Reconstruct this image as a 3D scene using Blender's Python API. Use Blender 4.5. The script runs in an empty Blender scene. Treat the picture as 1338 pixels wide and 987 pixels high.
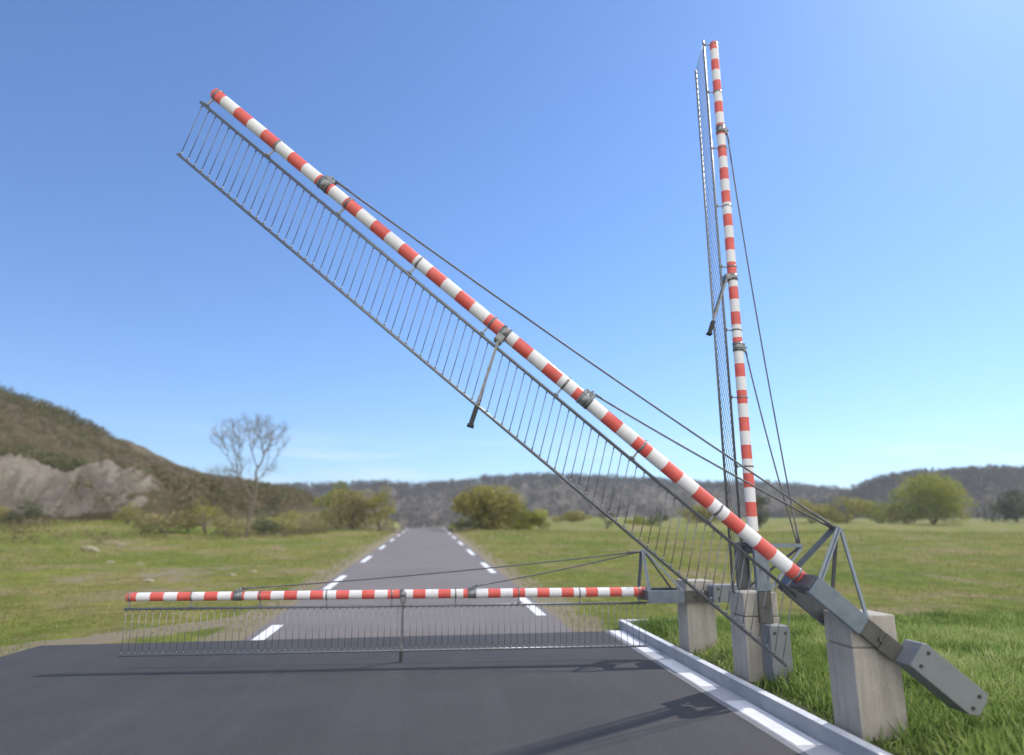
import bpy, bmesh, math, random
import numpy as np
from mathutils import Vector, Matrix, noise
random.seed(7); RNG = np.random.default_rng(7)
C = bpy.context.scene.collection
PI = math.pi
# ------------------------------------------------------------------ helpers
def link(o, parent=None):
    C.objects.link(o)
    if parent is not None: o.parent = parent
    return o
def empty(name, loc, label, cat, group=None):
    o = bpy.data.objects.new(name, None); o.location = loc; o.empty_display_size = .3
    link(o); tag(o, label, cat, group); return o
def tag(o, label=None, cat=None, group=None, kind=None):
    if label: o['label'] = label
    if cat: o['category'] = cat
    if group: o['group'] = group
    if kind: o['kind'] = kind
    return o
class MB:
    """collects shapes for ONE mesh"""
    def __init__(s): s.bm = bmesh.new()
    def hull(s, pts, faces, mi=0, bevel=0, seg=2):
        vs = [s.bm.verts.new(p) for p in pts]
        fs = [s.bm.faces.new([vs[i] for i in f]) for f in faces]
        for f in fs: f.material_index = mi
        bmesh.ops.recalc_face_normals(s.bm, faces=fs)
        if bevel:
            es = list({e for f in fs for e in f.edges})
            r = bmesh.ops.bevel(s.bm, geom=es, offset=bevel, segments=seg, affect='EDGES', profile=.6)
            for f in r['faces']: f.material_index = mi
        return s
    def box(s, x0, x1, y0, y1, z0, z1, mi=0, bevel=0, seg=2):
        p = [(x, y, z) for z in (z0, z1) for (x, y) in ((x0,y0),(x1,y0),(x1,y1),(x0,y1))]
        return s.hull(p, [(0,3,2,1),(4,5,6,7),(0,1,5,4),(1,2,6,5),(2,3,7,6),(3,0,4,7)], mi, bevel, seg)
    def bar(s, a, b, w, h, mi=0, up=(0,1,0), bevel=0):
        a, b = Vector(a), Vector(b); d = (b-a).normalized(); n = d.cross(Vector(up)).normalized(); m = n.cross(d).normalized()
        p = [q + n*i*w/2 + m*j*h/2 for q in (a, b) for (i, j) in ((-1,-1),(1,-1),(1,1),(-1,1))]
        return s.hull(p, [(0,3,2,1),(4,5,6,7),(0,1,5,4),(1,2,6,5),(2,3,7,6),(3,0,4,7)], mi, bevel)
    def tube(s, a, b, r0, r1=None, n=10, mi=0, caps=True):
        r1 = r0 if r1 is None else r1
        a, b = Vector(a), Vector(b); d = (b-a).normalized()
        n1 = d.orthogonal().normalized(); n2 = d.cross(n1)
        A = [s.bm.verts.new(a + (n1*math.cos(t)+n2*math.sin(t))*r0) for t in [2*PI*k/n for k in range(n)]]
        B = [s.bm.verts.new(b + (n1*math.cos(t)+n2*math.sin(t))*r1) for t in [2*PI*k/n for k in range(n)]]
        for k in range(n):
            f = s.bm.faces.new((A[k], A[(k+1)%n], B[(k+1)%n], B[k])); f.smooth = True; f.material_index = mi
        if caps:
            f = s.bm.faces.new(list(reversed(A))); f.material_index = mi
            f = s.bm.faces.new(B); f.material_index = mi
        return s
    def ring(s, x0, x1, r, n=24, mi=0):
        """solid sleeve round the x axis"""
        return s.tube((x0,0,0), (x1,0,0), r, r, n, mi)
    def build(s, name, mats, parent=None):
        me = bpy.data.meshes.new(name); s.bm.to_mesh(me); s.bm.free()
        for m in (mats if isinstance(mats, (list, tuple)) else [mats]): me.materials.append(m)
        o = bpy.data.objects.new(name, me); return link(o, parent)
def np_mesh(name, verts, faces_flat, loop_tot, mat, attr=None, smooth=False):
    me = bpy.data.meshes.new(name)
    verts = np.asarray(verts, np.float32)
    me.vertices.add(len(verts)); me.vertices.foreach_set('co', verts.ravel())
    ff = np.asarray(faces_flat, np.int32); lt = np.asarray(loop_tot, np.int32)
    me.loops.add(len(ff)); me.loops.foreach_set('vertex_index', ff)
    me.polygons.add(len(lt)); me.polygons.foreach_set('loop_start', np.concatenate([[0], np.cumsum(lt)[:-1]]).astype(np.int32))
    me.polygons.foreach_set('loop_total', lt)
    if smooth: me.polygons.foreach_set('use_smooth', np.ones(len(lt), bool))
    me.update(calc_edges=True)
    if attr is not None:
        a = me.attributes.new('tint', 'FLOAT', 'POINT'); a.data.foreach_set('value', np.asarray(attr, np.float32))
    me.materials.append(mat)
    return me
# ------------------------------------------------------------------ materials
def new_mat(name):
    m = bpy.data.materials.new(name); m.use_nodes = True
    return m, m.node_tree, m.node_tree.nodes['Principled BSDF']
def N(nt, t, **kw):
    n = nt.nodes.new(t)
    for k, v in kw.items():
        if k in n.inputs: n.inputs[k].default_value = v
        else: setattr(n, k, v)
    return n
def ramp(nt, fac, stops):
    r = nt.nodes.new('ShaderNodeValToRGB'); cr = r.color_ramp
    while len(cr.elements) < len(stops): cr.elements.new(.5)
    for e, (p, c) in zip(cr.elements, stops): e.position = p; e.color = (*c, 1)
    nt.links.new(fac, r.inputs['Fac']); return r.outputs['Color']
def noise_n(nt, scale, detail=4, rough=.6, dist=0, vec=None):
    n = N(nt, 'ShaderNodeTexNoise'); n.inputs['Scale'].default_value = scale; n.inputs['Detail'].default_value = detail
    n.inputs['Roughness'].default_value = rough; n.inputs['Distortion'].default_value = dist
    if vec is None:
        tc = N(nt, 'ShaderNodeTexCoord'); vec = tc.outputs['Object']
    nt.links.new(vec, n.inputs['Vector']); return n.outputs['Fac']
def bump(nt, b, h, strength, dist=.01):
    n = N(nt, 'ShaderNodeBump'); n.inputs['Strength'].default_value = strength; n.inputs['Distance'].default_value = dist
    nt.links.new(h, n.inputs['Height']); nt.links.new(n.outputs['Normal'], b.inputs['Normal'])
def mix(nt, fac, a, b, mode='MIX'):
    m = N(nt, 'ShaderNodeMix', data_type='RGBA', blend_type=mode)
    for s, v in ((0, fac), (6, a), (7, b)):
        if hasattr(v, 'is_output'): nt.links.new(v, m.inputs[s])
        else: m.inputs[s].default_value = v if s == 0 else (*v, 1)
    return m.outputs[2]
def simple(name, c0, c1, scale=8, rough=.6, metal=0, bstr=.15, bscale=60, bd=.004, spec=.5):
    m, nt, b = new_mat(name)
    col = ramp(nt, noise_n(nt, scale, 6, .65), [(.3, c0), (.7, c1)])
    nt.links.new(col, b.inputs['Base Color']); b.inputs['Roughness'].default_value = rough; b.inputs['Metallic'].default_value = metal
    b.inputs['Specular IOR Level'].default_value = spec
    if bstr: bump(nt, b, noise_n(nt, bscale, 5, .7), bstr, bd)
    return m
M = {}
def paint(name, c0, c1, rough):
    m, nt, b = new_mat(name)
    c = ramp(nt, noise_n(nt, 2.2, 6, .7), [(.3, c0), (.7, c1)])
    w = ramp(nt, noise_n(nt, 11, 8, .8, .5), [(.52, (0,0,0)), (.78, (.42,.42,.42))])
    c = mix(nt, w, c, (.36,.32,.29)); sc_ = ramp(nt, noise_n(nt, 48, 3, .9), [(.70, (0,0,0)), (.76, (.7,.7,.7))])
    c = mix(nt, sc_, c, (.30,.27,.25)); nt.links.new(c, b.inputs['Base Color'])
    nt.links.new(ramp(nt, noise_n(nt, 9, 5, .7), [(.3, (rough-.1,)*3), (.7, (rough+.15,)*3)]), b.inputs['Roughness'])
    bump(nt, b, noise_n(nt, 60, 5, .7), .12, .004); return m
M['red'] = paint('red_reflective_band', (.66,.085,.07), (.80,.16,.13), .42)
M['white'] = paint('white_boom_paint', (.74,.73,.75), (.86,.85,.87), .42)
M['galv'] = simple('galvanised_steel', (.15,.185,.23), (.21,.245,.29), 9, .42, .35, .06, 70)
M['dark'] = simple('dark_painted_and_shaded_steel', (.075,.08,.09), (.12,.125,.135), 10, .5, .2, .08, 60)
M['sleeve'] = simple('olive_grey_iron', (.065,.066,.058), (.105,.105,.095), 9, .7, .1, .25, 50)
M['rod'] = simple('thin_steel_rod', (.16,.17,.19), (.24,.25,.27), 20, .45, .4, 0)
M['rail'] = simple('aluminium_rail', (.16,.17,.185), (.24,.25,.265), 14, .38, .5, .05, 80)
M['cable'] = simple('grey_wire_rope', (.10,.105,.11), (.16,.165,.17), 30, .6, .3, .2, 300, .002)
M['cw'] = simple('grey_counterweight_paint', (.175,.19,.205), (.225,.24,.255), 4, .62, .1, .3, 120, .003)
M['bolt'] = simple('dark_bolt', (.03,.03,.032), (.06,.06,.06), 20, .5, .3, 0)
M['clamp'] = simple('clamp_steel', (.17,.175,.18), (.30,.305,.31), 12, .35, .5, .05, 60)
M['rubber'] = simple('black_rubber', (.025,.025,.028), (.05,.05,.05), 20, .8, 0, .1, 80)
# concrete
m, nt, b = new_mat('cast_concrete')
c = ramp(nt, noise_n(nt, 3.5, 7, .7), [(.25, (.36,.33,.285)), (.55, (.46,.425,.375)), (.8, (.52,.485,.43))])
c2 = mix(nt, .35, c, ramp(nt, noise_n(nt, 90, 3, .6), [(.35, (.22,.20,.18)), (.7, (.44,.41,.38))]))
w = N(nt, 'ShaderNodeTexCoord'); mp = N(nt, 'ShaderNodeMapping'); mp.inputs['Scale'].default_value = (14, 14, 1.2)
nt.links.new(w.outputs['Object'], mp.inputs['Vector'])
c3 = mix(nt, ramp(nt, noise_n(nt, 1, 5, .7, 0, mp.outputs['Vector']), [(.45, (0,0,0)), (.75, (.55,.55,.55))]), c2, (.19,.175,.15))
nt.links.new(c3, b.inputs['Base Color']); b.inputs['Roughness'].default_value = .9
bump(nt, b, noise_n(nt, 70, 8, .75), .55, .006); M['concrete'] = m
# new asphalt slab
m, nt, b = new_mat('fine_dark_asphalt')
big = ramp(nt, noise_n(nt, .5, 6, .7), [(.3, (.029,.028,.0295)), (.7, (.047,.0445,.0465))])
fine = ramp(nt, noise_n(nt, 130, 2, .6), [(.38, (.55,.55,.56)), (.62, (1.5,1.5,1.48))])
c = mix(nt, 1.0, big, fine, 'MULTIPLY')
c = mix(nt, 1.0, c, ramp(nt, noise_n(nt, 38, 3, .8), [(.30, (.72,.72,.72)), (.5, (1,1,1)), (.72, (1.5,1.5,1.48))]), 'MULTIPLY')
tc = N(nt, 'ShaderNodeTexCoord'); mp = N(nt, 'ShaderNodeMapping'); mp.inputs['Scale'].default_value = (2.4, .12, 1); nt.links.new(tc.outputs['Object'], mp.inputs['Vector'])
c = mix(nt, ramp(nt, noise_n(nt, .8, 4, .6, .3, mp.outputs['Vector']), [(.5, (0,0,0)), (.75, (.5,.5,.5))]), c, (.064,.062,.065))
nt.links.new(c, b.inputs['Base Color']); b.inputs['Roughness'].default_value = .85
bump(nt, b, noise_n(nt, 170, 4, .7), .6, .004); M['asphalt'] = m
# old road
m, nt, b = new_mat('weathered_asphalt')
c = ramp(nt, noise_n(nt, .35, 6, .7), [(.3, (.132,.116,.112)), (.7, (.172,.151,.146))])
c = mix(nt, .5, c, mix(nt, 1, c, ramp(nt, noise_n(nt, 45, 3, .7), [(.3, (.5,.5,.5)), (.7, (1.5,1.5,1.5))]), 'MULTIPLY'))
nt.links.new(c, b.inputs['Base Color']); b.inputs['Roughness'].default_value = .9
bump(nt, b, noise_n(nt, 60, 4, .7), .5, .01); M['road'] = m
M['line'] = simple('white_road_paint', (.66,.66,.68), (.80,.80,.81), 6, .6, 0, .2, 90)
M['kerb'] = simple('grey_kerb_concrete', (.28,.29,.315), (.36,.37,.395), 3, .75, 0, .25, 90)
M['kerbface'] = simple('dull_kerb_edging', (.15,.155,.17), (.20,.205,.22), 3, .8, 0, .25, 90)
M['kerbtop'] = simple('painted_sunlight_kerb_top', (.55,.56,.58), (.70,.71,.73), 5, .8, 0, .3, 60)  # paler than the kerb: sunlight on its top put into the colour
M['gutter'] = simple('pale_gutter_concrete', (.36,.37,.40), (.45,.46,.49), 3, .75, 0, .25, 90)
# fields
m, nt, b = new_mat('spring_meadow')
tc = N(nt, 'ShaderNodeTexCoord'); P = tc.outputs['Object']
g1 = ramp(nt, noise_n(nt, .16, 6, .65, .4, P), [(.3, (.115,.175,.026)), (.5, (.195,.215,.050)), (.68, (.28,.235,.10))])
g2 = ramp(nt, noise_n(nt, 1.6, 6, .7, 0, P), [(.3, (.45,.45,.4)), (.7, (1.45,1.4,1.35))])
c = mix(nt, .8, g1, mix(nt, 1, g1, g2, 'MULTIPLY'))
dry = ramp(nt, noise_n(nt, .33, 5, .7, .6, P), [(.50, (0,0,0)), (.66, (.85,.85,.85))])
at = N(nt, 'ShaderNodeAttribute', attribute_name='tint')      # 1 beside the road where the soil is bare, and at the foot of the rock
c = mix(nt, dry, c, (.30,.225,.15))
nb = noise_n(nt, .9, 5, .7, .4, P); ma = N(nt, 'ShaderNodeMath', operation='MULTIPLY_ADD'); nt.links.new(at.outputs['Fac'], ma.inputs[0]); ma.inputs[1].default_value = 1.1; nt.links.new(nb, ma.inputs[2])
c = mix(nt, ramp(nt, ma.outputs[0], [(.85, (0,0,0)), (1.25, (.85,.85,.85))]), c, (.30,.25,.185))
nt.links.new(c, b.inputs['Base Color']); b.inputs['Roughness'].default_value = 1; b.inputs['Specular IOR Level'].default_value = .1
bump(nt, b, noise_n(nt, 9, 6, .75), .9, .12); M['meadow'] = m
def leafmat(name, cols, trans=.3, rough=.7):
    m, nt, b = new_mat(name)
    at = N(nt, 'ShaderNodeAttribute', attribute_name='tint')
    k = len(cols); c = ramp(nt, at.outputs['Fac'], [(i/(k-1), cc) for i, cc in enumerate(cols)])
    nt.links.new(c, b.inputs['Base Color']); b.inputs['Roughness'].default_value = rough; b.inputs['Specular IOR Level'].default_value = .25
    t = N(nt, 'ShaderNodeBsdfTranslucent'); nt.links.new(c, t.inputs['Color'])
    mx = N(nt, 'ShaderNodeMixShader'); mx.inputs[0].default_value = trans
    out = nt.nodes['Material Output']
    nt.links.new(b.outputs[0], mx.inputs[1]); nt.links.new(t.outputs[0], mx.inputs[2]); nt.links.new(mx.outputs[0], out.inputs['Surface'])
    return m
M['grass'] = leafmat('verge_grass', [(.08,.13,.025), (.17,.26,.055), (.26,.36,.09), (.38,.44,.14), (.52,.52,.26)], .35)
M['fieldgrass'] = leafmat('meadow_grass', [(.12,.18,.030), (.19,.235,.048), (.28,.265,.085), (.38,.32,.16)], .3)
M['scrub'] = leafmat('hillside_scrub', [(.075,.088,.03), (.12,.125,.042), (.165,.13,.068), (.195,.15,.092), (.25,.20,.135)], .2)
M['wood'] = leafmat('far_woodland', [(.045,.048,.032), (.070,.062,.044), (.092,.078,.058), (.11,.098,.06), (.09,.11,.04)], .15)
M['yellow'] = leafmat('yellow_green_leaves', [(.14,.17,.035), (.27,.29,.055), (.42,.42,.08)], .3)
M['olive'] = leafmat('olive_twig_leaves', [(.19,.18,.05), (.30,.28,.08), (.40,.36,.12)], .25)
M['brownbush'] = leafmat('brown_twigs', [(.18,.155,.07), (.27,.23,.105), (.36,.31,.16)], .15)
M['darkbush'] = leafmat('dark_evergreen', [(.04,.05,.025), (.075,.09,.04), (.12,.13,.05)], .15)
M['bark'] = simple('grey_bark', (.11,.09,.07), (.20,.165,.13), 12, .9, 0, .6, 30, .02)
M['twig'] = leafmat('grey_twigs', [(.17,.15,.115), (.22,.20,.15), (.27,.26,.18)], .1)
# rock and hillside
m, nt, b = new_mat('hillside_earth_and_rock')
geo = N(nt, 'ShaderNodeAttribute', attribute_name='tint')
tc = N(nt, 'ShaderNodeTexCoord'); P = tc.outputs['Object']
ea = ramp(nt, noise_n(nt, .12, 7, .7, .5, P), [(.3, (.12,.115,.05)), (.5, (.18,.145,.08)), (.7, (.24,.19,.12))])
ro = ramp(nt, noise_n(nt, .35, 8, .75, .8, P), [(.3, (.17,.145,.11)), (.48, (.40,.35,.29)), (.7, (.56,.50,.43))])
nn = noise_n(nt, .5, 6, .7, .3, P)
ma = N(nt, 'ShaderNodeMath', operation='MULTIPLY_ADD'); nt.links.new(nn, ma.inputs[0]); ma.inputs[1].default_value = .9; nt.links.new(geo.outputs['Fac'], ma.inputs[2])
c = mix(nt, ramp(nt, ma.outputs[0], [(.82, (0,0,0)), (.98, (1,1,1))]), ea, ro)
nt.links.new(c, b.inputs['Base Color']); b.inputs['Roughness'].default_value = 1; b.inputs['Specular IOR Level'].default_value = .1
bump(nt, b, noise_n(nt, 1.6, 10, .8, .6), 1, 1.1); M['hill'] = m
M['rock'] = simple('pale_limestone', (.22,.21,.14), (.34,.32,.22), 3, .95, 0, .7, 12, .03)
M['farhill'] = simple('far_hill_ground', (.12,.10,.08), (.18,.15,.12), .03, 1, 0, 0, spec=.05)
M['soil'] = simple('verge_soil', (.06,.075,.022), (.10,.10,.04), 3, 1, 0, .5, 20, .02)
# ------------------------------------------------------------------ camera numbers (fitted)
CAMH = 1.7662; PITCH = .23236; YAW = .09787
def sstep(a, b, x): t = np.clip((x-a)/(b-a), 0, 1); return t*t*(3-2*t)
def road_x(y): return -.50 - .0285*(y-12)
def nz(x, y, s, seed=0):
    """cheap smooth value noise, vectorised"""
    x = np.asarray(x, float)*s+seed*17.3; y = np.asarray(y, float)*s+seed*9.1
    xi, yi = np.floor(x), np.floor(y); fx, fy = x-xi, y-yi
    fx = fx*fx*(3-2*fx); fy = fy*fy*(3-2*fy)
    h = lambda a, b: np.modf(np.abs(np.sin(a*127.1+b*311.7)*43758.5453))[0]
    return (h(xi,yi)*(1-fx)+h(xi+1,yi)*fx)*(1-fy)+(h(xi,yi+1)*(1-fx)+h(xi+1,yi+1)*fx)*fy
def terrain(x, y):
    x = np.asarray(x, float); y = np.asarray(y, float)
    base = .0294*(y-12)
    left = sstep(4, 30, -(x-road_x(y)))*.020*np.clip(y-14, 0, 120)
    z = np.where(y > 12, base+left, 0.0)
    z = np.where(y > 200, z-(y-200)*.0294*sstep(200, 420, y), z)
    corr = 1-sstep(6, 22, np.abs(x-road_x(y)))
    z = z - corr*np.clip(y-84, 0, 200)*.055
    far = sstep(3.2, 6, np.abs(x-road_x(y)))*sstep(12.5, 22, y)
    z = z + far*((nz(x, y, .12)-.5)*.5+(nz(x, y, .5, 3)-.5)*.16)
    dip = (x < 3.4)&(y < 12.6)
    return z-.035
# ------------------------------------------------------------------ ground
def warp(n, lo, hi, p):
    t = np.linspace(-1, 1, n); v = np.sign(t)*np.abs(t)**p
    return np.where(v < 0, -v*lo, v*hi)
xs = np.sort(np.concatenate([warp(240, -1500, 1500, 2.4)])) ; ys = np.concatenate([np.linspace(-150, -2, 10), np.linspace(0, 12, 10), 12+np.linspace(0.4, 1, 300)**3.2*1900-12+11.8])
ys = np.unique(np.concatenate([ys, 12+np.linspace(.01, 1, 170)**1.6*95])); xs = np.unique(np.concatenate([xs, np.linspace(-60, 60, 160)]))
X, Y = np.meshgrid(xs, ys); Z = terrain(X, Y)
def grid_obj(name, X, Y, Z, mat, attr=None):
    h, w = X.shape; idx = np.arange(h*w).reshape(h, w)
    f = np.stack([idx[:-1,:-1], idx[:-1,1:], idx[1:,1:], idx[1:,:-1]], -1).reshape(-1, 4)
    me = np_mesh(name, np.stack([X, Y, Z], -1).reshape(-1, 3), f.ravel(), np.full(len(f), 4), mat, None if attr is None else attr.ravel(), True)
    return link(bpy.data.objects.new(name, me))
d = np.abs(X-road_x(Y))
bare = (1-sstep(2.75, 4.4, d))*.75*(Y < 84)
bare = np.maximum(bare, .55*sstep(1.5, .4, np.abs((Y-13.2)-(X+5)*1.1))*(X < -3.2)*(Y < 19))
def dryness(x, y): return sstep(.48, .74, nz(x, y, .19, 51)*.4+nz(x, y, .55, 52)*.35+nz(x, y, 1.3, 53)*.25)
lefty = sstep(0, 8, -(X-road_x(Y)))
bare = np.maximum(bare, dryness(X, Y)*(.10+.26*lefty)*(Y < 110))
g = grid_obj('ground', X, Y, Z, M['meadow'], bare); tag(g, kind='structure')
# road going away over the crest
ry = 11.6+np.linspace(0, 1, 240)**1.3*110
def strip(name, xl, xr, y, dz, mat, cols=2):
    t = np.linspace(0, 1, cols); XX = xl[:, None]*(1-t)+xr[:, None]*t; YY = np.repeat(y[:, None], cols, 1)
    ZZ = (np.where(YY > 12, .0294*(YY-12), 0)-np.clip(YY-84, 0, 200)*.055)-.035+dz
    return grid_obj(name, XX, YY, ZZ, mat)
def HWf(y): return 2.86-.0058*(np.clip(y, 8, 90)-12)
r = strip('road', road_x(ry)-HWf(ry), road_x(ry)+HWf(ry), ry, .012, M['road'], 8); tag(r, kind='structure')
verts, faces = [], []
mb_l = []
def dash_strip(y0, y1, off, w):
    yy = np.linspace(y0, y1, 4); return road_x(yy)+off-w/2, road_x(yy)+off+w/2, yy
def dashes(off, starts):
    V, F, T = [], [], []
    for y0, y1 in starts:
        yy = np.linspace(y0, y1, 4); cx = road_x(yy)+off*(HWf(yy)-.26); a, bb = cx-.105, cx+.105
        base = len(V)
        for i in range(4):
            z = .0294*(max(yy[i],12)-12)-.055*max(yy[i]-84, 0)-.035+.017
            V += [(a[i], yy[i], z), (bb[i], yy[i], z)]
        for i in range(3): F += [base+2*i, base+2*i+1, base+2*i+3, base+2*i+2]; T.append(4)
    me = np_mesh('edge_line_markings', V, F, T, M['line']); o = link(bpy.data.objects.new('edge_line_markings', me)); tag(o, kind='structure')
dashes(-1, [(9.5+k*9.6, 9.5+k*9.6+3.9) for k in range(8)])
dashes(1, [(14.2+k*9.5, 14.2+k*9.5+4.6) for k in range(8)])
# asphalt slab of the crossing
mb = MB(); y0 = -6
p = [(-6.3,y0),(2.91,y0),(2.91,12.25),(-6.3,11.55)]
mb.hull([(x,y,z) for z in (-.12, 0) for x,y in p], [(0,3,2,1),(4,5,6,7),(0,1,5,4),(1,2,6,5),(2,3,7,6),(3,0,4,7)])
o = mb.build('crossing_pavement', M['asphalt']); tag(o, kind='structure')
mb = MB(); mb.box(2.912, 2.985, y0, 12.35, -.12, -.003, 1); mb.box(2.987, 3.268, y0, 12.35, -.12, -.004, 0)
o = mb.build('gutter', [M['gutter'], M['kerbface']]); tag(o, kind='structure')
mb = MB()
for a, bb in ((10.15,12.33),(7.95,9.58),(5.80,7.28),(3.5,5.1),(1.2,2.8),(-1,.6)):
    mb.box(3.0, 3.235, a, bb, -.004+.0005, .0005)
o = mb.build('white_block_markings', M['line']); tag(o, kind='structure')
mb = MB(); y = y0; k = 0
while y < 12.6:                                   # kerb in lengths with fine joints
    L_ = min(1.0, 12.72-y)
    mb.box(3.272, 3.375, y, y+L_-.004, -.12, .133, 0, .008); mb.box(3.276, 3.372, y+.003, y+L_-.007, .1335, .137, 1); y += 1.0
x = 3.404
while x < 17:
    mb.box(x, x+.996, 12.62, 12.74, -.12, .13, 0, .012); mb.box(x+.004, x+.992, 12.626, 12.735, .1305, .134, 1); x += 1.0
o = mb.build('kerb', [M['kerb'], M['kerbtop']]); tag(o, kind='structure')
# verge bed
gx = np.linspace(3.379, 17, 90); gy = np.linspace(-5, 12.615, 110); GX, GY = np.meshgrid(gx, gy)
GZ = .085+(nz(GX, GY, .8, 5)-.5)*.05
o = grid_obj('verge_ground', GX, GY, GZ, M['soil']); tag(o, kind='structure')
# ------------------------------------------------------------------ blades
def blades(name, px, py, pz, h, w, mat, tint, lean=.45):
    n = len(px); ang = RNG.uniform(0, 2*PI, n); la = RNG.uniform(0, 2*PI, n); le = RNG.uniform(.1, 1, n)*lean*h
    dx, dy = np.cos(ang)*w/2, np.sin(ang)*w/2; lx, ly = np.cos(la)*le, np.sin(la)*le
    V = np.zeros((n, 5, 3))
    V[:,0] = np.stack([px-dx, py-dy, pz], -1); V[:,1] = np.stack([px+dx, py+dy, pz], -1)
    V[:,2] = np.stack([px+dx*.8+lx*.35, py+dy*.8+ly*.35, pz+h*.55], -1); V[:,3] = np.stack([px-dx*.8+lx*.35, py-dy*.8+ly*.35, pz+h*.55], -1)
    V[:,4] = np.stack([px+lx, py+ly, pz+h*np.sqrt(np.clip(1-(le/h)**2*.6, .2, 1))], -1)
    b = np.arange(n)[:,None]*5
    F = np.concatenate([b+np.array([0,1,2,3]), b+np.array([3,2,4])], 1)
    me = np_mesh(name, V.reshape(-1, 3), F.ravel(), np.tile([4, 3], n), mat, np.repeat(tint, 5))
    o = link(bpy.data.objects.new(name, me)); tag(o, kind='stuff'); return o
n = 240000
px = 3.46+RNG.random(n)**.85*12.5; py = 3.2+RNG.random(n)*9.35
keep = ~((px > 3.46)&(px < 3.90)&((np.abs(py-9.74) < .22)|(np.abs(py-7.82) < .22)|(np.abs(py-5.77) < .22)))
keep &= (px < 4+py*1.02+1.0)
px, py = px[keep], py[keep]; n = len(px)
cl = nz(px, py, 2.2, 2)*.6+nz(px, py, .7, 9)*.4
hh = (.08+.15*RNG.random(n))*(.55+.9*cl)*(.38+.62*sstep(3.42, 3.85, px))
pz = .075+(nz(px, py, .8, 5)-.5)*.05
tint = np.clip(RNG.normal(.46, .24, n)+(nz(px, py, 1.3, 6)-.5)*.7-.18*sstep(9.5, 12, py), 0, 1)
blades('verge_grass', px, py, pz, hh*1.08, .018, M['grass'], tint, 1.0)['label'] = 'long green grass on the raised verge around the concrete posts'
# meadow tufts
n = 150000
yy = 10+RNG.random(n)**1.7*62; xx = (RNG.random(n)*1.9-.95)*(yy+4)
keep = (np.abs(xx-road_x(yy)) > 3.0)&~((yy < 12.75)&(xx > -6.45))
keep &= RNG.random(n) > dryness(xx, yy)*.35*(.4+.6*(xx < -4))
xx, yy = xx[keep], yy[keep]; n = len(xx); cl = nz(xx, yy, .35, 4)*.6+nz(xx, yy, 1.2, 8)*.4
s = .6+yy/26
blades('meadow_grass', xx, yy, terrain(xx, yy)-.02, (.03+.07*RNG.random(n))*(.4+cl)*s, .014*s, M['fieldgrass'], np.clip(RNG.normal(.38, .2, n)+(cl-.5)*.6+dryness(xx, yy)*.42, 0, 1), .8)
# ------------------------------------------------------------------ leaf clouds
def cloud_data(centers, radii, per, size, tints, flat=.8, shell=.55):
    """many small leaf faces spread through ellipsoids"""
    c = np.repeat(np.asarray(centers), per, 0); r = np.repeat(np.asarray(radii), per, 0); n = len(c)
    d = RNG.normal(size=(n, 3)); d /= np.linalg.norm(d, axis=1, keepdims=True)
    rad = RNG.random(n)**(1/3)*(1-shell)+shell*RNG.random(n)**.2
    p = c+d*r*rad[:,None]
    a = RNG.normal(size=(n,3)); a /= np.linalg.norm(a, axis=1, keepdims=True)
    q = np.cross(a, RNG.normal(size=(n,3))); q /= np.linalg.norm(q, axis=1, keepdims=True)
    s = size*RNG.uniform(.5, 1.4, n)[:,None] if np.isscalar(size) else np.repeat(size, per)[:,None]*RNG.uniform(.5,1.4,n)[:,None]
    V = np.stack([p-a*s, p+q*s*flat*.6, p+a*s, p-q*s*flat*.6], 1)
    t = np.clip(np.repeat(tints, per)+RNG.normal(0, .13, n), 0, 1)
    return V.reshape(-1, 3), np.repeat(t, 4)
def cloud_mesh(name, V, t, mat):
    n = len(V)//4; return np_mesh(name, V, np.arange(n*4), np.full(n, 4), mat, t)
def bush(name, x, y, w, h, mat, label, cat='shrub', group=None, lobes=9, per=230, size=None, trunk=True, crown='crown', stem='stem', base_gap=0.0):
    z = float(terrain(x, y)); root = empty(name, (x, y, z), label, cat, group)
    cs, rs, ts = [], [], []
    for i in range(lobes):
        a = i*2.39996+RNG.uniform(-.5, .5); q = RNG.random()**.6
        R = w/2*(.30+.18*RNG.random()); hz = max(R*.4, (.15+.85*RNG.random()**.8)*(h-.7*R)*(1-.30*q*q))
        cs.append((math.cos(a)*q*(w/2-R*.6), math.sin(a)*q*(w/2-R*.6)*.9, hz)); rs.append((R, R, R*.75*min(1, h/w*1.3))); ts.append(RNG.uniform(.2, .85))
    size = size or max(.05, w*.022)
    V, t = cloud_data(cs, rs, per, size, np.array(ts))
    V[:,2] = np.maximum(V[:,2], .02)
    o = bpy.data.objects.new(crown, cloud_mesh(crown, V, t, mat)); link(o, root)
    if trunk:
        mb = MB()
        for i in range(5):
            c = cs[i % len(cs)]; mid = (c[0]*.35+RNG.normal()*.05*w, c[1]*.35, c[2]*.5)
            mb.tube((RNG.normal()*.02*w, RNG.normal()*.02*w, -.1), mid, .03*h*.6, .02*h*.6, 6); mb.tube(mid, c, .02*h*.6, .006*h, 6)
        mb.build(stem, M['bark'], root)
    return root
def hnz(x, y): return None
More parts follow.
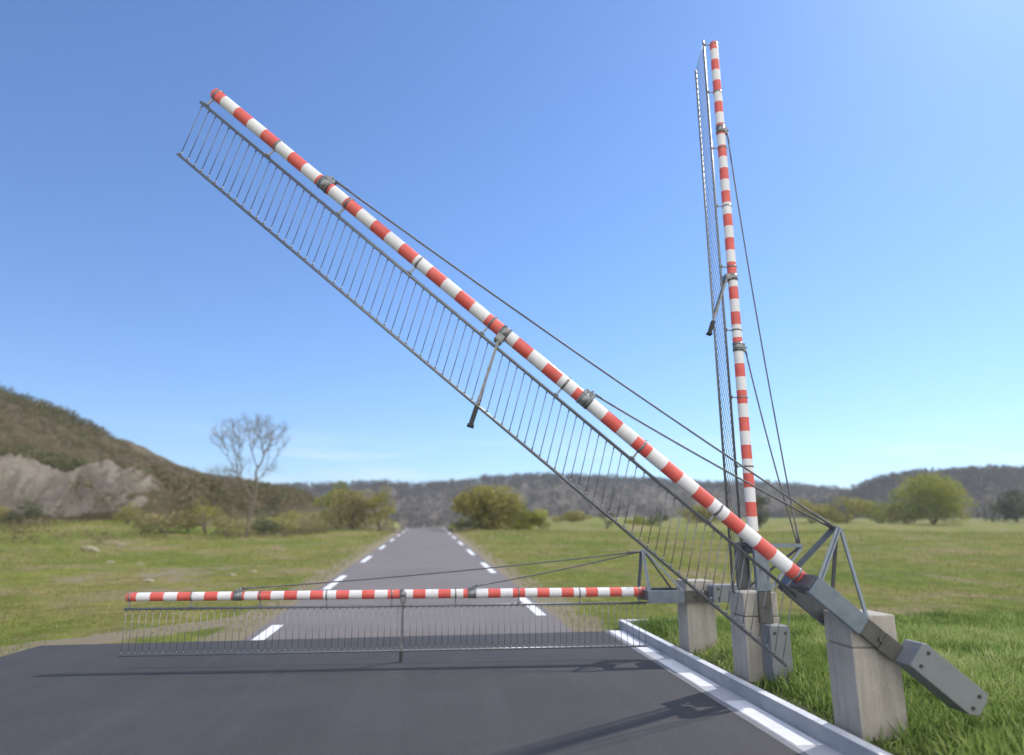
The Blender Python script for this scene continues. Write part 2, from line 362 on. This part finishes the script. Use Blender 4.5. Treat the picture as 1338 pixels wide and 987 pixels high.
# ------------------------------------------------------------------ left hill with its quarried rock foot
sky_a = np.array([-1.6,-1.3,-1.0,-.80,-.658,-.612,-.533,-.444,-.398,-.353,-.276,-.21,-.098,0,.2])
sky_b = np.array([.30,.30,.285,.25,.2026,.172,.135,.108,.0885,.0700,.045,.022,.008,-.01,-.03])
hx = np.unique(np.concatenate([np.linspace(-230, 12, 300), np.linspace(-60, -22, 130)])); hy = np.linspace(58, 320, 250)
hy = 58+(np.linspace(0, 1, 420)**2.0)*262
HX, HY = np.meshgrid(hx, hy)
def left_hill(x, y):
    a = x/128.0; crest = np.interp(a, sky_a, sky_b)*128+CAMH-4.6
    base = terrain(x, y)
    foot = 66+2.2*np.sin(x*.13)+4*(nz(x, 0*x, .12, 11)-.5)
    t = (y-foot)/(128-foot)
    rock = sstep(-26, -34, x)                     # the quarried part
    scarp = (5.0+1.0*np.sin(x*.21)+2.0*(nz(x, 0*x, .2, 12)-.5))*rock
    steep = sstep(0, .075, t)*scarp
    rise = np.clip(t, 0, 1); rise = rise*rise*(3-2*rise)*.45+rise*.55
    top = steep+rise*np.maximum(crest-2.0-scarp*.9-1.4, 0)+ (rise>0)*0
    back = np.clip((y-128)/190, 0, 1); top = top*(1-sstep(0, 1, back)*.9)
    z = base+top
    am = np.clip(t*6, 0, 1)
    z += am*((nz(x, y, .07, 1)-.5)*2.4+(nz(x, y, .22, 2)-.5)*1.2)*sstep(0, 10, top)
    crag = rock*sstep(0, .02, t)*(1-sstep(.09, .2, t))
    rg = lambda s_, k_: 1-np.abs(2*nz(x, y, s_, k_)-1)
    z += crag*((nz(x, y, .10, 21)-.5)*3.5+(nz(x, y, .32, 3)-.5)*2.4+(rg(.8, 4)-.5)*1.1+(rg(1.9, 5)-.5)*.7)
    return np.where(t < 0, base-.25+.0*t, z), crag
HZ, CR = left_hill(HX, HY)
edge = (HY < 60)|(HX > 10)|(HX < -228); HZ = np.where(edge, HZ-3, HZ)
gyz, gxz = np.gradient(HZ, hy, hx); slope = np.sqrt(gyz**2+gxz**2)
o = grid_obj('hillside', HX, HY, HZ, M['hill'], np.clip(CR*.58+sstep(.9, 2.0, slope)*.22+(nz(HX, HY, .17, 33)-.5)*.30*(CR > .05), 0, 1)); tag(o, kind='structure')
# scrub that covers it
n = 9500
sx = RNG.uniform(-150, 6, n); sy = 64+RNG.random(n)*90
sz, cr = left_hill(sx, sy); keep = (sz-terrain(sx, sy) > .4)&((cr < .25)|(RNG.random(n) < .05+.5*(nz(sx, sy, .17, 33) < .42)))
sx, sy, sz = sx[keep], sy[keep], sz[keep]; n = len(sx)
R = RNG.uniform(.5, 1.5, n)**1.0*(.7+.6*nz(sx, sy, .1, 7))
# lower brush that runs out from the hill foot into the meadow
n2 = 900; bx = RNG.uniform(-44, -9, n2); by = 38+RNG.random(n2)*30; kp = (nz(bx, by, .09, 41)+.35*nz(bx, by, .3, 42) > .72-.25*sstep(48, 66, by))&(bx < -10-(70-by)*.12)
bx, by = bx[kp], by[kp]; sx = np.concatenate([sx, bx]); sy = np.concatenate([sy, by]); sz = np.concatenate([sz, terrain(bx, by)-.1]); R = np.concatenate([R, RNG.uniform(.25, .8, len(bx))*(.5+.5*sstep(40, 60, by))]); n = len(sx)
V, t = cloud_data(np.stack([sx, sy, sz+R*.35], -1), np.stack([R*1.1, R*1.1, R*.7], -1), 42, R*.17, np.clip(nz(sx, sy, .06, 8)*.7+nz(sx, sy, .3, 9)*.25+RNG.normal(0, .22, n), 0, 1))
o = link(bpy.data.objects.new('hillside_scrub', cloud_mesh('hillside_scrub', V, t, M['scrub']))); tag(o, 'brown and olive scrub covering the left hillside', kind='stuff')
# ------------------------------------------------------------------ far wooded hills
def ridge(name, a, b, D, depth, xw, n_tree, hscale, tint0):
    a, b = np.array(a), np.array(b); rx = np.linspace(a[0]*D, a[-1]*D, xw); ryy = np.concatenate([np.linspace(-1, 0, 26)*depth, np.linspace(.05, 1, 14)*depth*.8])
    def hz(x, off):
        top = np.interp(x/D, a, b)*D+CAMH-hscale*.8+(nz(x, 0*x, .02, 3)-.5)*4
        low = -12
        s = np.where(off < 0, 1-sstep(0, 1, -off/depth)**.9, 1-sstep(0, 1, off/(depth*.8)))
        return low+(top-low)*s+(nz(x, off, .012, 5)-.5)*10*s*(1-s)*4
    XX, OO = np.meshgrid(rx, ryy); ZZ = hz(XX, OO)
    o = grid_obj(name, XX, D+OO, ZZ, M['farhill']); tag(o, kind='structure')
    tx = RNG.uniform(a[0]*D, a[-1]*D, n_tree); to = -RNG.random(n_tree)**1.5*depth*.8+depth*.04
    tz = hz(tx, to); R = RNG.uniform(.35, .62, n_tree)*hscale
    tint = np.clip(tint0+(nz(tx, to, .012, 6)-.5)*.7+RNG.normal(0, .06, n_tree), 0, 1)
    V, t = cloud_data(np.stack([tx, D+to, tz+R*.8], -1), np.stack([R, R, R*.95], -1), 24, R*.26, tint)
    o = link(bpy.data.objects.new('far_woodland', cloud_mesh('far_woodland', V, t, M['wood']))); tag(o, 'leafless mauve brown woodland on the distant ridge', kind='stuff')
ridge('far_hill', [-1.3,-.9,-.6,-.40,-.276,-.21,-.15,-.098,-.046,.017,.06,.135,.255,.378,.504,.555,.625,.70,.8,1.0,1.3,1.6],
      [.05,.055,.06,.064,.0654,.0691,.072,.0742,.0699,.0740,.0830,.0872,.0857,.0793,.0776,.0754,.0636,.058,.055,.05,.05,.05], 640, 300, 300, 9500, 8, .34)
ridge('far_hill', [.46,.53,.60,.64,.70,.76,.81,.88,.957,1.1,1.4,1.8], [.02,.035,.055,.066,.0861,.098,.1043,.105,.1004,.098,.10,.10], 430, 190, 160, 5200, 7, .36)
# ------------------------------------------------------------------ bare tree
def bare_tree(x, y, H):
    """trunk and limbs grown towards points spread through the crown, then fine twigs on every outer limb"""
    z = float(terrain(x, y)); root = empty('bare_tree', (x, y, z), 'tall leafless grey tree with a spreading crown beside the left hill', 'tree')
    rg_ = np.random.default_rng(21)
    nodes = [(0,0,-.15),(.07*H*.1,0,H*.10),(.018*H,0,H*.2),(.04*H,.005*H,H*.30),(.05*H,0,H*.40),(.045*H,0,H*.48),(.03*H,.01*H,H*.55)]
    nodes = [np.array(p, float) for p in nodes]; par = [-1,0,1,2,3,4,5]; pl = [0,.1*H,.2*H,.3*H,.4*H,.48*H,.55*H]
    T = []
    for (cx, cy, cz, rx, ry, rz, m) in ((-.19,0,.86,.19,.20,.15,95), (.10,0,.87,.21,.22,.15,120), (-.03,0,.98,.20,.18,.08,60), (-.21,0,.53,.19,.15,.10,75), (.15,.05,.60,.10,.12,.06,16), (-.12,.1,.64,.12,.15,.06,22)):
        d_ = rg_.normal(size=(m, 3)); d_ /= np.linalg.norm(d_, axis=1, keepdims=True); d_ *= rg_.random((m, 1))**.42
        T += [np.array([cx, cy, cz])*H+q*np.array([rx, ry, rz])*H for q in d_]
    T.sort(key=lambda p: np.linalg.norm(p-nodes[5]))
    for t in T:
        cand = np.array(nodes[2:]); dd = np.linalg.norm(cand-t, axis=1)+.55*np.maximum(cand[:,2]-t[2], 0)+.62*np.array(pl[2:])
        k = int(np.argmin(dd))+2; a = nodes[k]; L_ = np.linalg.norm(t-a); ns = max(1, int(L_/.32)); pv = k
        for q in range(1, ns+1):
            f_ = q/ns; p = a*(1-f_)+t*f_+(rg_.normal(0, .035, 3) if q < ns else 0)+np.array([0,0,-.10*L_*4*f_*(1-f_)*.5])
            nodes.append(p); par.append(pv); pl.append(pl[pv]+np.linalg.norm(p-nodes[pv])); pv = len(nodes)-1
    nN = len(nodes); w_ = np.zeros(nN); ch = [0]*nN
    for q in range(1, nN): ch[par[q]] += 1
    for q in range(nN-1, 0, -1):
        w_[q] = max(w_[q], 1) if ch[q] == 0 else w_[q]
        w_[par[q]] += w_[q]
    rad = .0088*np.sqrt(np.maximum(w_, 1))*1.1
    tr, tw = MB(), MB()
    for q in range(1, nN):
        big = q < 7; mb_ = tr if big else tw
        mb_.tube(tuple(nodes[par[q]]), tuple(nodes[q]), min(.19, rad[par[q]]) if big or par[q] > 6 else rad[q], rad[q], 9 if big else (6 if rad[q] > .03 else 4), caps=False)
    tr.build('trunk', M['bark'], root); tw.build('limbs', M['bark'], root)
    outer = [q for q in range(7, nN) if rad[q] < .03]
    P0 = np.repeat(np.array([nodes[q] for q in outer]), 12, 0)+rg_.normal(0, .03, (len(outer)*12, 3))
    D0 = np.repeat(np.array([nodes[q]-nodes[par[q]] for q in outer]), 12, 0); D0 /= np.linalg.norm(D0, axis=1, keepdims=True)+1e-6
    D0 = D0*.6+rg_.normal(0, .65, D0.shape)+np.array([0,0,.25]); D0 /= np.linalg.norm(D0, axis=1, keepdims=True)
    Ls = rg_.uniform(.18, .55, (len(P0), 1)); S0 = np.cross(D0, rg_.normal(size=D0.shape)); S0 /= np.linalg.norm(S0, axis=1, keepdims=True)
    V = np.stack([P0-S0*.007, P0+D0*Ls*.5-S0*.006, P0+D0*Ls, P0+D0*Ls*.5+S0*.006], 1).reshape(-1, 3)
    link(bpy.data.objects.new('crown', cloud_mesh('crown', V, np.repeat(rg_.uniform(.1, .9, len(P0)), 4), M['twig'])), root)
bare_tree(-.289*51, 51, .172*51)
# ------------------------------------------------------------------ shrubs and trees one can tell apart
bush('broad_shrub', -.135*74, 74, 6.4, 5.2, M['brownbush'], 'tall brown twiggy shrub left of the road at its crest', lobes=26, per=150)
bush('broad_shrub', -.157*78, 78, 5.6, 6.4, M['yellow'], 'yellow green shrub behind the brown one left of the road', lobes=22)
bush('broad_shrub', -.098*72, 72, 3.6, 5.0, M['olive'], 'olive shrub closest to the left edge of the road', lobes=20)
bush('broad_shrub', .062*76, 76, 8.4, 5.8, M['olive'], 'largest rounded olive shrub just right of the road', lobes=40)
bush('broad_shrub', .017*72, 72, 2.4, 2.5, M['yellow'], 'small yellow green shrub at the right road edge', lobes=7)
bush('broad_shrub', .030*71, 71, 2.6, 1.4, M['darkbush'], 'low dark shrub at the foot of the small yellow one', lobes=7)
bush('broad_shrub', .122*76, 76, 5.4, 3.2, M['yellow'], 'low yellow green shrub right of the large olive one', lobes=20)
bush('broad_shrub', .245*84, 84, 2.6, 2.8, M['darkbush'], 'small dark evergreen shrub standing alone in the right meadow', lobes=7)
bush('broad_shrub', .325*96, 96, 4.0, 2.9, M['darkbush'], 'dark evergreen shrub seen between the sloping boom and its skirt', lobes=8)
bush('broad_shrub', .295*100, 100, 5.0, 1.9, M['yellow'], 'low yellow green shrub beside the dark evergreen ones', lobes=9)
bush('broad_shrub', .489*92, 92, 5.0, 5.2, M['darkbush'], 'round dark shrub behind the foot of the upright boom', lobes=12)
bush('broad_tree', .785*118, 118, 15.5, 11.0, M['yellow'], 'large yellow green tree right of the barriers', 'tree', lobes=44, per=300, size=.2, stem='trunk')
G = 'shrubs in the hedge line behind the right meadow'
hl = [('olive', .40, 130, 9, 3.4, 'olive hedge shrub just left of the round dark shrub'), ('olive', .575, 128, 8, 4.6, 'olive hedge shrub just right of the round dark shrub'),
      ('olive', .63, 124, 9, 4.8, 'olive hedge shrub behind the mast of the nearest barrier'), ('yellow', .69, 128, 8, 4.2, 'yellow green hedge shrub touching the left side of the large tree'),
      ('olive', .735, 122, 7, 3.4, 'olive hedge shrub under the left side of the large tree'), ('darkbush', .93, 150, 13, 6.2, 'dark hedge shrub right of the large tree'),
      ('darkbush', 1.02, 155, 15, 6.6, 'dark hedge shrub at the right edge of the view'), ('olive', .19, 128, 7, 2.2, 'low olive hedge shrub nearest the road on the right')]
for mt, a, D, w_, h_, lb in hl: bush('hedge_shrub', a*D, D, w_*1.25, h_*1.35, M[mt], lb, 'shrub', G, lobes=12, per=200)
G = 'shrubs at the foot of the left hill'
for mt, a, D, w_, h_, lb in [('darkbush', -.262, 56, 2.6, 2.1, 'dark shrub just right of the bare tree'), ('olive', -.235, 60, 2.6, 2.0, 'olive shrub second right of the bare tree'),
      ('olive', -.345, 53, 3.0, 2.3, 'olive shrub just left of the bare tree'), ('darkbush', -.37, 55, 1.9, 1.6, 'small dark shrub further left of the bare tree'),
      ('brownbush', -.315, 50, 2.4, 1.4, 'brown twiggy shrub at the foot of the bare tree'), ('brownbush', -.40, 52, 4.2, 1.7, 'broad brown shrub in front of the right end of the rock face'),
      ('darkbush', -.595, 60, 2.6, 2.0, 'dark shrub in front of the rock face near the left edge'), ('olive', -.455, 62, 2.2, 1.6, 'olive shrub before the middle of the rock face'),
      ('brownbush', -.20, 64, 3.0, 1.6, 'brown shrub between the bare tree and the roadside shrubs'), ('olive', -.64, 60, 2.4, 1.3, 'low olive shrub at the left end of the rock face')]:
    bush('foothill_shrub', a*D, D, w_*1.25, h_*1.4, M[mt], lb, 'shrub', G, lobes=9, per=170)
# pale stones
def stone(x, y, s, label, group):
    bm = bmesh.new(); bmesh.ops.create_icosphere(bm, subdivisions=3, radius=1)
    off = Vector((x, y, 3))
    for v in bm.verts:
        k = 1+.45*noise.noise(v.co*1.1+off)+.18*noise.noise(v.co*3+off); v.co = Vector((v.co.x*s*k, v.co.y*s*.7*k, v.co.z*s*.42*k))
    me = bpy.data.meshes.new('pale_stone'); bm.to_mesh(me); bm.free(); me.materials.append(M['rock'])
    o = link(bpy.data.objects.new('pale_stone', me)); o.location = (x, y, float(terrain(x, y))+s*.10); tag(o, label, 'stone', group)
G = 'pale stones lying in the left meadow'
for a, D, s, lb in [(-.276, 24.0, .20, 'pale stone above the closed boom, nearest the road'), (-.303, 23.0, .15, 'smaller pale stone left of the one nearest the road'),
                    (-.416, 22.0, .22, 'pale stone above the tip of the closed boom'), (-.50, 36, .55, 'broad pale boulder in the meadow before the rock face'),
                    (-.458, 40, .38, 'pale stone just right of the broad boulder'), (-.43, 27.5, .2, 'pale stone between the boulder and the boom tip'),
                    (-.47, 28, .22, 'pale stone left of the one above the boom tip')]:
    stone(a*D, D, s*.8, lb, G)
# ------------------------------------------------------------------ barriers
E_ = .680; L = 7.2; MH = .586; VR = -.157; ZP = .905
S_ = .1768                                       # stripe length
def boom_r(u): return .0655-.0012*(u-E_)
# shared meshes, built lying along local -x (tip), origin at the pivot
def L3(u, v, w=0): return (-u, -w, v)
proto = {}
def mk(name, mb, mats): 
    o = mb.build(name, mats); C.objects.unlink(o); me = o.data; bpy.data.objects.remove(o); proto[name] = me; return me
mb = MB()
edges = [E_]; u = E_+S_*1.02
while u < E_+L-S_*.55: edges.append(u); u += S_
edges = edges[:41]; edges.append(E_+L)
NS = 28
def ringv(bm, u, r): return [bm.verts.new((-u, r*math.cos(2*PI*k/NS), r*math.sin(2*PI*k/NS))) for k in range(NS)]
prev = ringv(mb.bm, E_-.012, .052); f = mb.bm.faces.new(prev); f.material_index = 0
cur = ringv(mb.bm, E_, boom_r(E_))
for k in range(NS): f = mb.bm.faces.new((prev[k], prev[(k+1)%NS], cur[(k+1)%NS], cur[k])); f.material_index = 0; f.smooth = True
prev = cur
for i in range(len(edges)-1):
    cur = ringv(mb.bm, edges[i+1], boom_r(edges[i+1]))
    for k in range(NS):
        f = mb.bm.faces.new((prev[k], prev[(k+1)%NS], cur[(k+1)%NS], cur[k])); f.material_index = i % 2; f.smooth = True
    prev = cur
cur = ringv(mb.bm, E_+L+.012, boom_r(E_+L)*.8)
for k in range(NS): f = mb.bm.faces.new((prev[k], prev[(k+1)%NS], cur[(k+1)%NS], cur[k])); f.material_index = 0; f.smooth = True
f = mb.bm.faces.new(list(reversed(cur))); f.material_index = 2
bmesh.ops.recalc_face_normals(mb.bm, faces=mb.bm.faces)
mk('boom', mb, [M['red'], M['white'], M['dark']])
brk_u = [E_+.09+k*.884+(0,0,0,.02,.03,.045,.06,.085,.005)[k] for k in range(9)]
BR = []
for k, u in enumerate(brk_u):
    mb = MB(); r = boom_r(u)+.0025
    mb.ring(-u-.011, -u+.011, r)
    mb.bar(L3(u, -r+.01), L3(u, VR+.01), .018, .012, bevel=.002)
    mb.box(-u-.022, -u+.022, -.02, .02, VR+.016, VR+.024)
    mb.box(-u-.012, -u+.012, -.010, .010, r-.004, r+.009)
    BR.append(mk('bracket', mb, M['clamp']))
CL = []
for u in (E_+5.75, E_+2.53):
    mb = MB(); r = boom_r(u)+.005
    mb.ring(-u-.06, -u+.06, r, mi=0); mb.ring(-u-.045, -u-.033, r+.003); mb.ring(-u+.033, -u+.045, r+.003)
    mb.box(-u-.05, -u+.06, -.03, .03, r-.01, r+.022, 0, .004)
    mb.tube(L3(u-.01, r+.03, -.035), L3(u-.01, r+.03, .035), .012)
    CL.append(mk('cable_clamp', mb, M['clamp']))
mb = MB(); mb.tube(L3(E_-.02, VR), L3(E_+L+.03, VR), .0155, .0155, 10); mk('upper_rail', mb, M['rail'])
mb = MB(); mb.tube(L3(E_-.02, 0), L3(E_+L+.03, 0), .0145, .0145, 10); mk('lower_rail', mb, M['rail'])
mb = MB(); mb.tube((0,0,0), (0,0,-1), .0039, .0039, 6); mb.tube((0,0,-.005), (0,0,-.06), .0065, .0065, 6); mb.tube((0,0,-.93), (0,0,-.985), .0075, .0075, 6); mk('hanging_rod', mb, M['rod'])
# beam arms (front and rear), their iron sleeves and weights
for nm, sg in (('front', 1), ('rear', -1)):
    mb = MB(); mb.box(-.72, -.185, -.282*sg if sg > 0 else .252, -.252*sg if sg > 0 else .282, -.135, .035, 0, .006)
    mb.box(-.72, -.185, (-.251 if sg > 0 else .226), (-.226 if sg > 0 else .251), -.135, -.121)
    mb.box(-.72, -.185, (-.251 if sg > 0 else .226), (-.226 if sg > 0 else .251), .021, .035)
    mk('arm_'+nm, mb, M['galv'] if sg > 0 else M['dark'])  # rear arm in dark steel: shade inside its channel put into the colour
    mb = MB(); yA, yB = (-.276, -.240) if sg > 0 else (.240, .276)
    mb.box(-.183, .0, yA, yB, -.125, .028, 0, .004); mb.box(.006, .17, yA-.004*sg, yB, -.13, .030, 0, .004)
    mb.tube((-.02, yA if sg > 0 else yB, -.05), (-.02, (yA-.018) if sg > 0 else (yB+.018), -.05), .022, .018, 12)
    mk('sleeve_'+nm, mb, M['sleeve'])
    # counterweight: thick slab that steps out from the sleeve
    mb = MB()
    if sg > 0: U0, U1, V0, V1, yi, yf, ch = .174, .84, -.115, .120, -.236, -.462, .045
    else: U0, U1, V0, V1, yi, yf, ch = .174, .50, -.07, .09, .236, .34, .03
    prof = [(U0, V0), (U0, V1-.02), (U0+.03, V1), (U1-ch*.6, V1), (U1, V1-ch), (U1, V0+ch), (U1-ch*1.6, V0)]
    k_ = len(prof)
    mb.hull([(a_, yi, b_) for a_, b_ in prof]+[(a_, yf, b_) for a_, b_ in prof], [tuple(range(k_)), tuple(range(2*k_-1, k_-1, -1))]+[(q, (q+1)%k_, k_+(q+1)%k_, k_+q) for q in range(k_)], 0, .007)
    mk('weight_'+nm, mb, M['cw'])
BOLT = []
for u_, v_ in ((.25, .065), (.25, -.06), (.765, .055), (.765, -.055)):
    for sg in (1,):
        mb = MB(); mb.tube((u_, -.4615*sg, v_), (u_, -.470*sg, v_), .017, .015, 6); BOLT.append((sg, mk('bolt', mb, M['bolt'])))
mb = MB()
mb.box(-.735, -.68, -.25, .25, -.10, .035, 0, .004); mb.box(-.679, -.60, -.10, .10, -.085, .06, 0, .006); mk('cross_beam', mb, M['dark'])
mb = MB(); mb.tube((0,-.262,-.05), (0,.262,-.05), .03, .03, 16); mk('axle', mb, M['dark'])
mb = MB()
for sg in (1, -1):
    mb.bar(L3(E_+.0, .03, .258*sg), L3(E_+.0, MH, .035*sg), .04, .014, up=(1,0,0))
    mb.bar(L3(E_+.021, .03, .262*sg), L3(E_+.021, MH, .04*sg), .006, .032, up=(1,0,0))
mb.box(-E_-.03, -E_+.03, -.05, .05, MH-.03, MH+.01, 0, .004)
mb.tube((-E_, -.06, MH-.012), (-E_, .06, MH-.012), .014, .014, 10)
mk('mast', mb, M['galv'])
BRC = []
for sg in (1, -1):
    mb = MB(); mb.bar(L3(E_-.03, MH-.015, .04*sg), L3(.2, .03, .262*sg), .026, .022, up=(0,1,0)); BRC.append(mk('brace', mb, M['galv'] if sg > 0 else M['dark']))
CB = []
for cu in (E_+5.75, E_+2.53):
    mb = MB(); r = boom_r(cu)+.04; a = Vector(L3(E_-.0, MH-.012, .02 if cu > 4 else -.02)); b_ = Vector(L3(cu-.04, r-.005, 0))
    # gentle sag
    pr = a
    for i in range(1, 13):
        t_ = i/12; q = a.lerp(b_, t_)-Vector((0,0,.035*(1 if cu > 4 else .6)*4*t_*(1-t_))); mb.tube(pr, q, .0095, .0095, 7, caps=(i in (1, 12))); pr = q
    mb.tube(a, a.lerp(b_, .045), .017, .012, 8); mb.tube(b_, b_.lerp(a, .03), .015, .011, 8)
    CB.append(mk('stay_cable', mb, M['cable']))
# support leg, hanging straight down from its fork (origin at the hinge)
mb = MB()
for sg in (1, -1): mb.bar((0, .055*sg, 0), (0, .014*sg, -.60), .026, .010, up=(0,1,0))
mb.tube((0, -.07, 0), (0, .07, 0), .018, .018, 10); mb.box(-.016, .016, -.03, .03, -.30, -.28)
mb.tube((0,0,-.56), (0,0,-.70), .016, .014, 10)
mk('support_leg', mb, M['clamp'])
mb = MB(); mb.box(-.022, .022, -.03, .03, -.835, -.66, 0, .006); mb.box(-.032, .032, -.04, .04, -.86, -.836, 0, .004); mk('foot', mb, M['rubber'])
SU = E_+3.50
mb = MB(); r = boom_r(SU)+.006; mb.ring(-SU-.045, -SU+.045, r); mb.box(-SU-.04, -SU+.04, -.065, .065, -.115, -.04, 0, .008); mk('leg_bracket', mb, M['clamp'])
mb = MB(); mb.box(-.21, .21, -.205, .205, .0, .795, 0, .018, 3); mb.box(-.185, .185, -.18, .18, .79, .81); mb.box(-.21, .21, -.205, .205, .803, 1.065, 0, .018, 3)
mk('concrete_post', mb, M['concrete'])
def part(mesh, name, parent, loc=(0,0,0), ry=0):
    o = bpy.data.objects.new(name, mesh); link(o, parent); o.location = loc; o.rotation_euler = (0, ry, 0); return o
def barrier(X_, Y_, th, leg_a, rod_a, s_rod, label):
    root = empty('level_crossing_barrier', (X_, Y_, 0), label, 'barrier', 'level crossing barriers along the kerb')
    piv = (0, 0, ZP); cu, su = math.cos(th), math.sin(th)
    W = lambda u, v, w=0: (-u*cu+v*su, -w, ZP+u*su+v*cu)
    part(proto['concrete_post'], 'concrete_post', root, (3.675-X_, .0, 0))
    for sfx in ('front', 'rear'):
        part(proto['arm_'+sfx], 'beam_arm', root, piv, th)
        part(proto['sleeve_'+sfx], 'iron_sleeve', root, piv, th)
        wt = part(proto['weight_'+sfx], 'counterweight', root, piv, th)
        for sg, me in BOLT:
            if (sg > 0) == (sfx == 'front'): part(me, 'bolt', wt)
    part(proto['cross_beam'], 'cross_beam', root, piv, th); part(proto['axle'], 'axle', root, piv, th)
    bo = part(proto['boom'], 'boom', root, piv, th)
    for me in BR: part(me, 'bracket', bo)
    for me in CL: part(me, 'cable_clamp', bo)
    part(proto['leg_bracket'], 'leg_bracket', bo)
    part(proto['mast'], 'mast', root, piv, th)
    for me in BRC: part(me, 'brace', root, piv, th)
    for me in CB: part(me, 'stay_cable', root, piv, th)
    part(proto['upper_rail'], 'upper_rail', root, piv, th)
    part(proto['lower_rail'], 'lower_rail', root, W(0, VR, 0)[:0] or tuple(Vector(W(0, VR))+Vector((-math.sin(rod_a)*s_rod, 0, -math.cos(rod_a)*s_rod))), th)
    nr = 82
    for i in range(nr):
        u = E_+.02+i*(L-.02)/(nr-1)
        o = part(proto['hanging_rod'], 'hanging_rod', root, W(u, VR), rod_a); o.scale = (1, 1, s_rod)
    lg = part(proto['support_leg'], 'support_leg', root, W(SU, -.09), leg_a); part(proto['foot'], 'foot', lg)
    return root
barrier(3.596, 9.726, -.003, .0, .0, .588, 'furthest barrier, its red and white boom lowered level across the road')
barrier(3.748, 7.855, 1.572, math.radians(20), .280, .54, 'middle barrier, its red and white boom raised fully upright')
barrier(3.722, 5.787, .690, math.radians(17), .253, .593, 'nearest barrier, its red and white boom slanting half raised across the sky')
# ------------------------------------------------------------------ air
HAZE = 1
if HAZE:
    mb = MB(); mb.box(-1700, 1700, -260, 2100, -40, 140)
    m = bpy.data.materials.new('haze_air'); m.use_nodes = True; nt = m.node_tree; nt.nodes.remove(nt.nodes['Principled BSDF'])
    pv = N(nt, 'ShaderNodeVolumePrincipled'); pv.inputs['Color'].default_value = (.82,.87,.98,1); pv.inputs['Density'].default_value = .00028; pv.inputs['Anisotropy'].default_value = .2
    nt.links.new(pv.outputs[0], nt.nodes['Material Output'].inputs['Volume'])
    o = mb.build('haze', m); tag(o, kind='stuff')
# ------------------------------------------------------------------ sky, sun, camera
sc = bpy.context.scene
S = Vector((.82, .56, 1.0)); el = math.atan2(1.0, math.hypot(.82, .56)); az = math.atan2(.82, .56)
wd = bpy.data.worlds.new('World'); sc.world = wd; wd.use_nodes = True; nt = wd.node_tree
sk = N(nt, 'ShaderNodeTexSky'); sk.sky_type = 'NISHITA'; sk.sun_disc = False; sk.sun_elevation = el; sk.sun_rotation = az
sk.air_density = 1.0; sk.dust_density = .3; sk.ozone_density = 2.0; sk.altitude = 200
tint_n = mix(nt, 1.0, sk.outputs[0], (.66, .90, 1.20), 'MULTIPLY')
# unseen bright cloud bank added as fill light in the half of the sky opposite the sun (behind the viewer), thin cirrus low down in front
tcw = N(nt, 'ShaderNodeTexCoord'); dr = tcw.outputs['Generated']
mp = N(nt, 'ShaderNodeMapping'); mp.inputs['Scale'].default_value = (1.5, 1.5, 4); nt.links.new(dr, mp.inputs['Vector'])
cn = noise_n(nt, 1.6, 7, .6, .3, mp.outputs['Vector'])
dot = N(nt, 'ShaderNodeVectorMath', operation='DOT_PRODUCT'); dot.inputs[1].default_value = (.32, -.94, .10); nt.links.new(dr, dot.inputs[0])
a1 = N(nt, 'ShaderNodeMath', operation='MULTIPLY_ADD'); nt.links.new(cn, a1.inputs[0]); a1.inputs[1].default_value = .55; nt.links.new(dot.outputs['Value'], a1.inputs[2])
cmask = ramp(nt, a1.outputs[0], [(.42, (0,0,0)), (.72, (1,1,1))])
CLOUD_FILL = 12.0
cl_n = mix(nt, cmask, tint_n, (CLOUD_FILL, CLOUD_FILL*.985, CLOUD_FILL*.96))
sp = N(nt, 'ShaderNodeSeparateXYZ'); nt.links.new(dr, sp.inputs[0])
mp2 = N(nt, 'ShaderNodeMapping'); mp2.inputs['Scale'].default_value = (3, 3, 26); nt.links.new(dr, mp2.inputs['Vector'])
ci = ramp(nt, noise_n(nt, 1.3, 5, .55, .2, mp2.outputs['Vector']), [(.46, (0,0,0)), (.66, (1,1,1))])
band = ramp(nt, sp.outputs['Z'], [(.055, (1,1,1)), (.11, (.8,.8,.8)), (.15, (0,0,0))])
cl_n = mix(nt, mix(nt, 1.0, mix(nt, 1.0, ci, band, 'MULTIPLY'), (.4,.4,.4), 'MULTIPLY'), cl_n, (7.2, 7.6, 7.9))
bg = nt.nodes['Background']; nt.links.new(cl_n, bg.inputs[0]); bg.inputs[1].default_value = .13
sl = bpy.data.lights.new('sun', 'SUN'); sl.energy = 3.0; sl.angle = math.radians(1.0); sl.color = (1, .95, .88)
so = bpy.data.objects.new('sun', sl); so.rotation_euler = S.to_track_quat('Z', 'Y').to_euler(); link(so)
cam = bpy.data.cameras.new('camera'); co = bpy.data.objects.new('camera', cam); link(co)
co.location = (0, 0, CAMH); co.rotation_mode = 'XYZ'
cam.sensor_width = 36; cam.sensor_fit = 'HORIZONTAL'; cam.lens = 846.67/1338*36; cam.clip_end = 6000; cam.clip_start = .05
R_ = Matrix.Rotation(-YAW, 3, 'Z') @ Matrix.Rotation(PI/2+PITCH, 3, 'X') @ Matrix.Rotation(-.0018*-1, 3, 'Z')
co.rotation_euler = R_.to_euler()
cam.dof.use_dof = True; cam.dof.focus_distance = 7.3; cam.dof.aperture_fstop = .0228/.045
sc.camera = co
sc.view_settings.view_transform = 'Standard'; sc.view_settings.look = 'None'; sc.view_settings.exposure = .25; sc.view_settings.gamma = 1
sc.render.engine = 'CYCLES'; sc.cycles.max_bounces = 8; sc.cycles.volume_bounces = 1
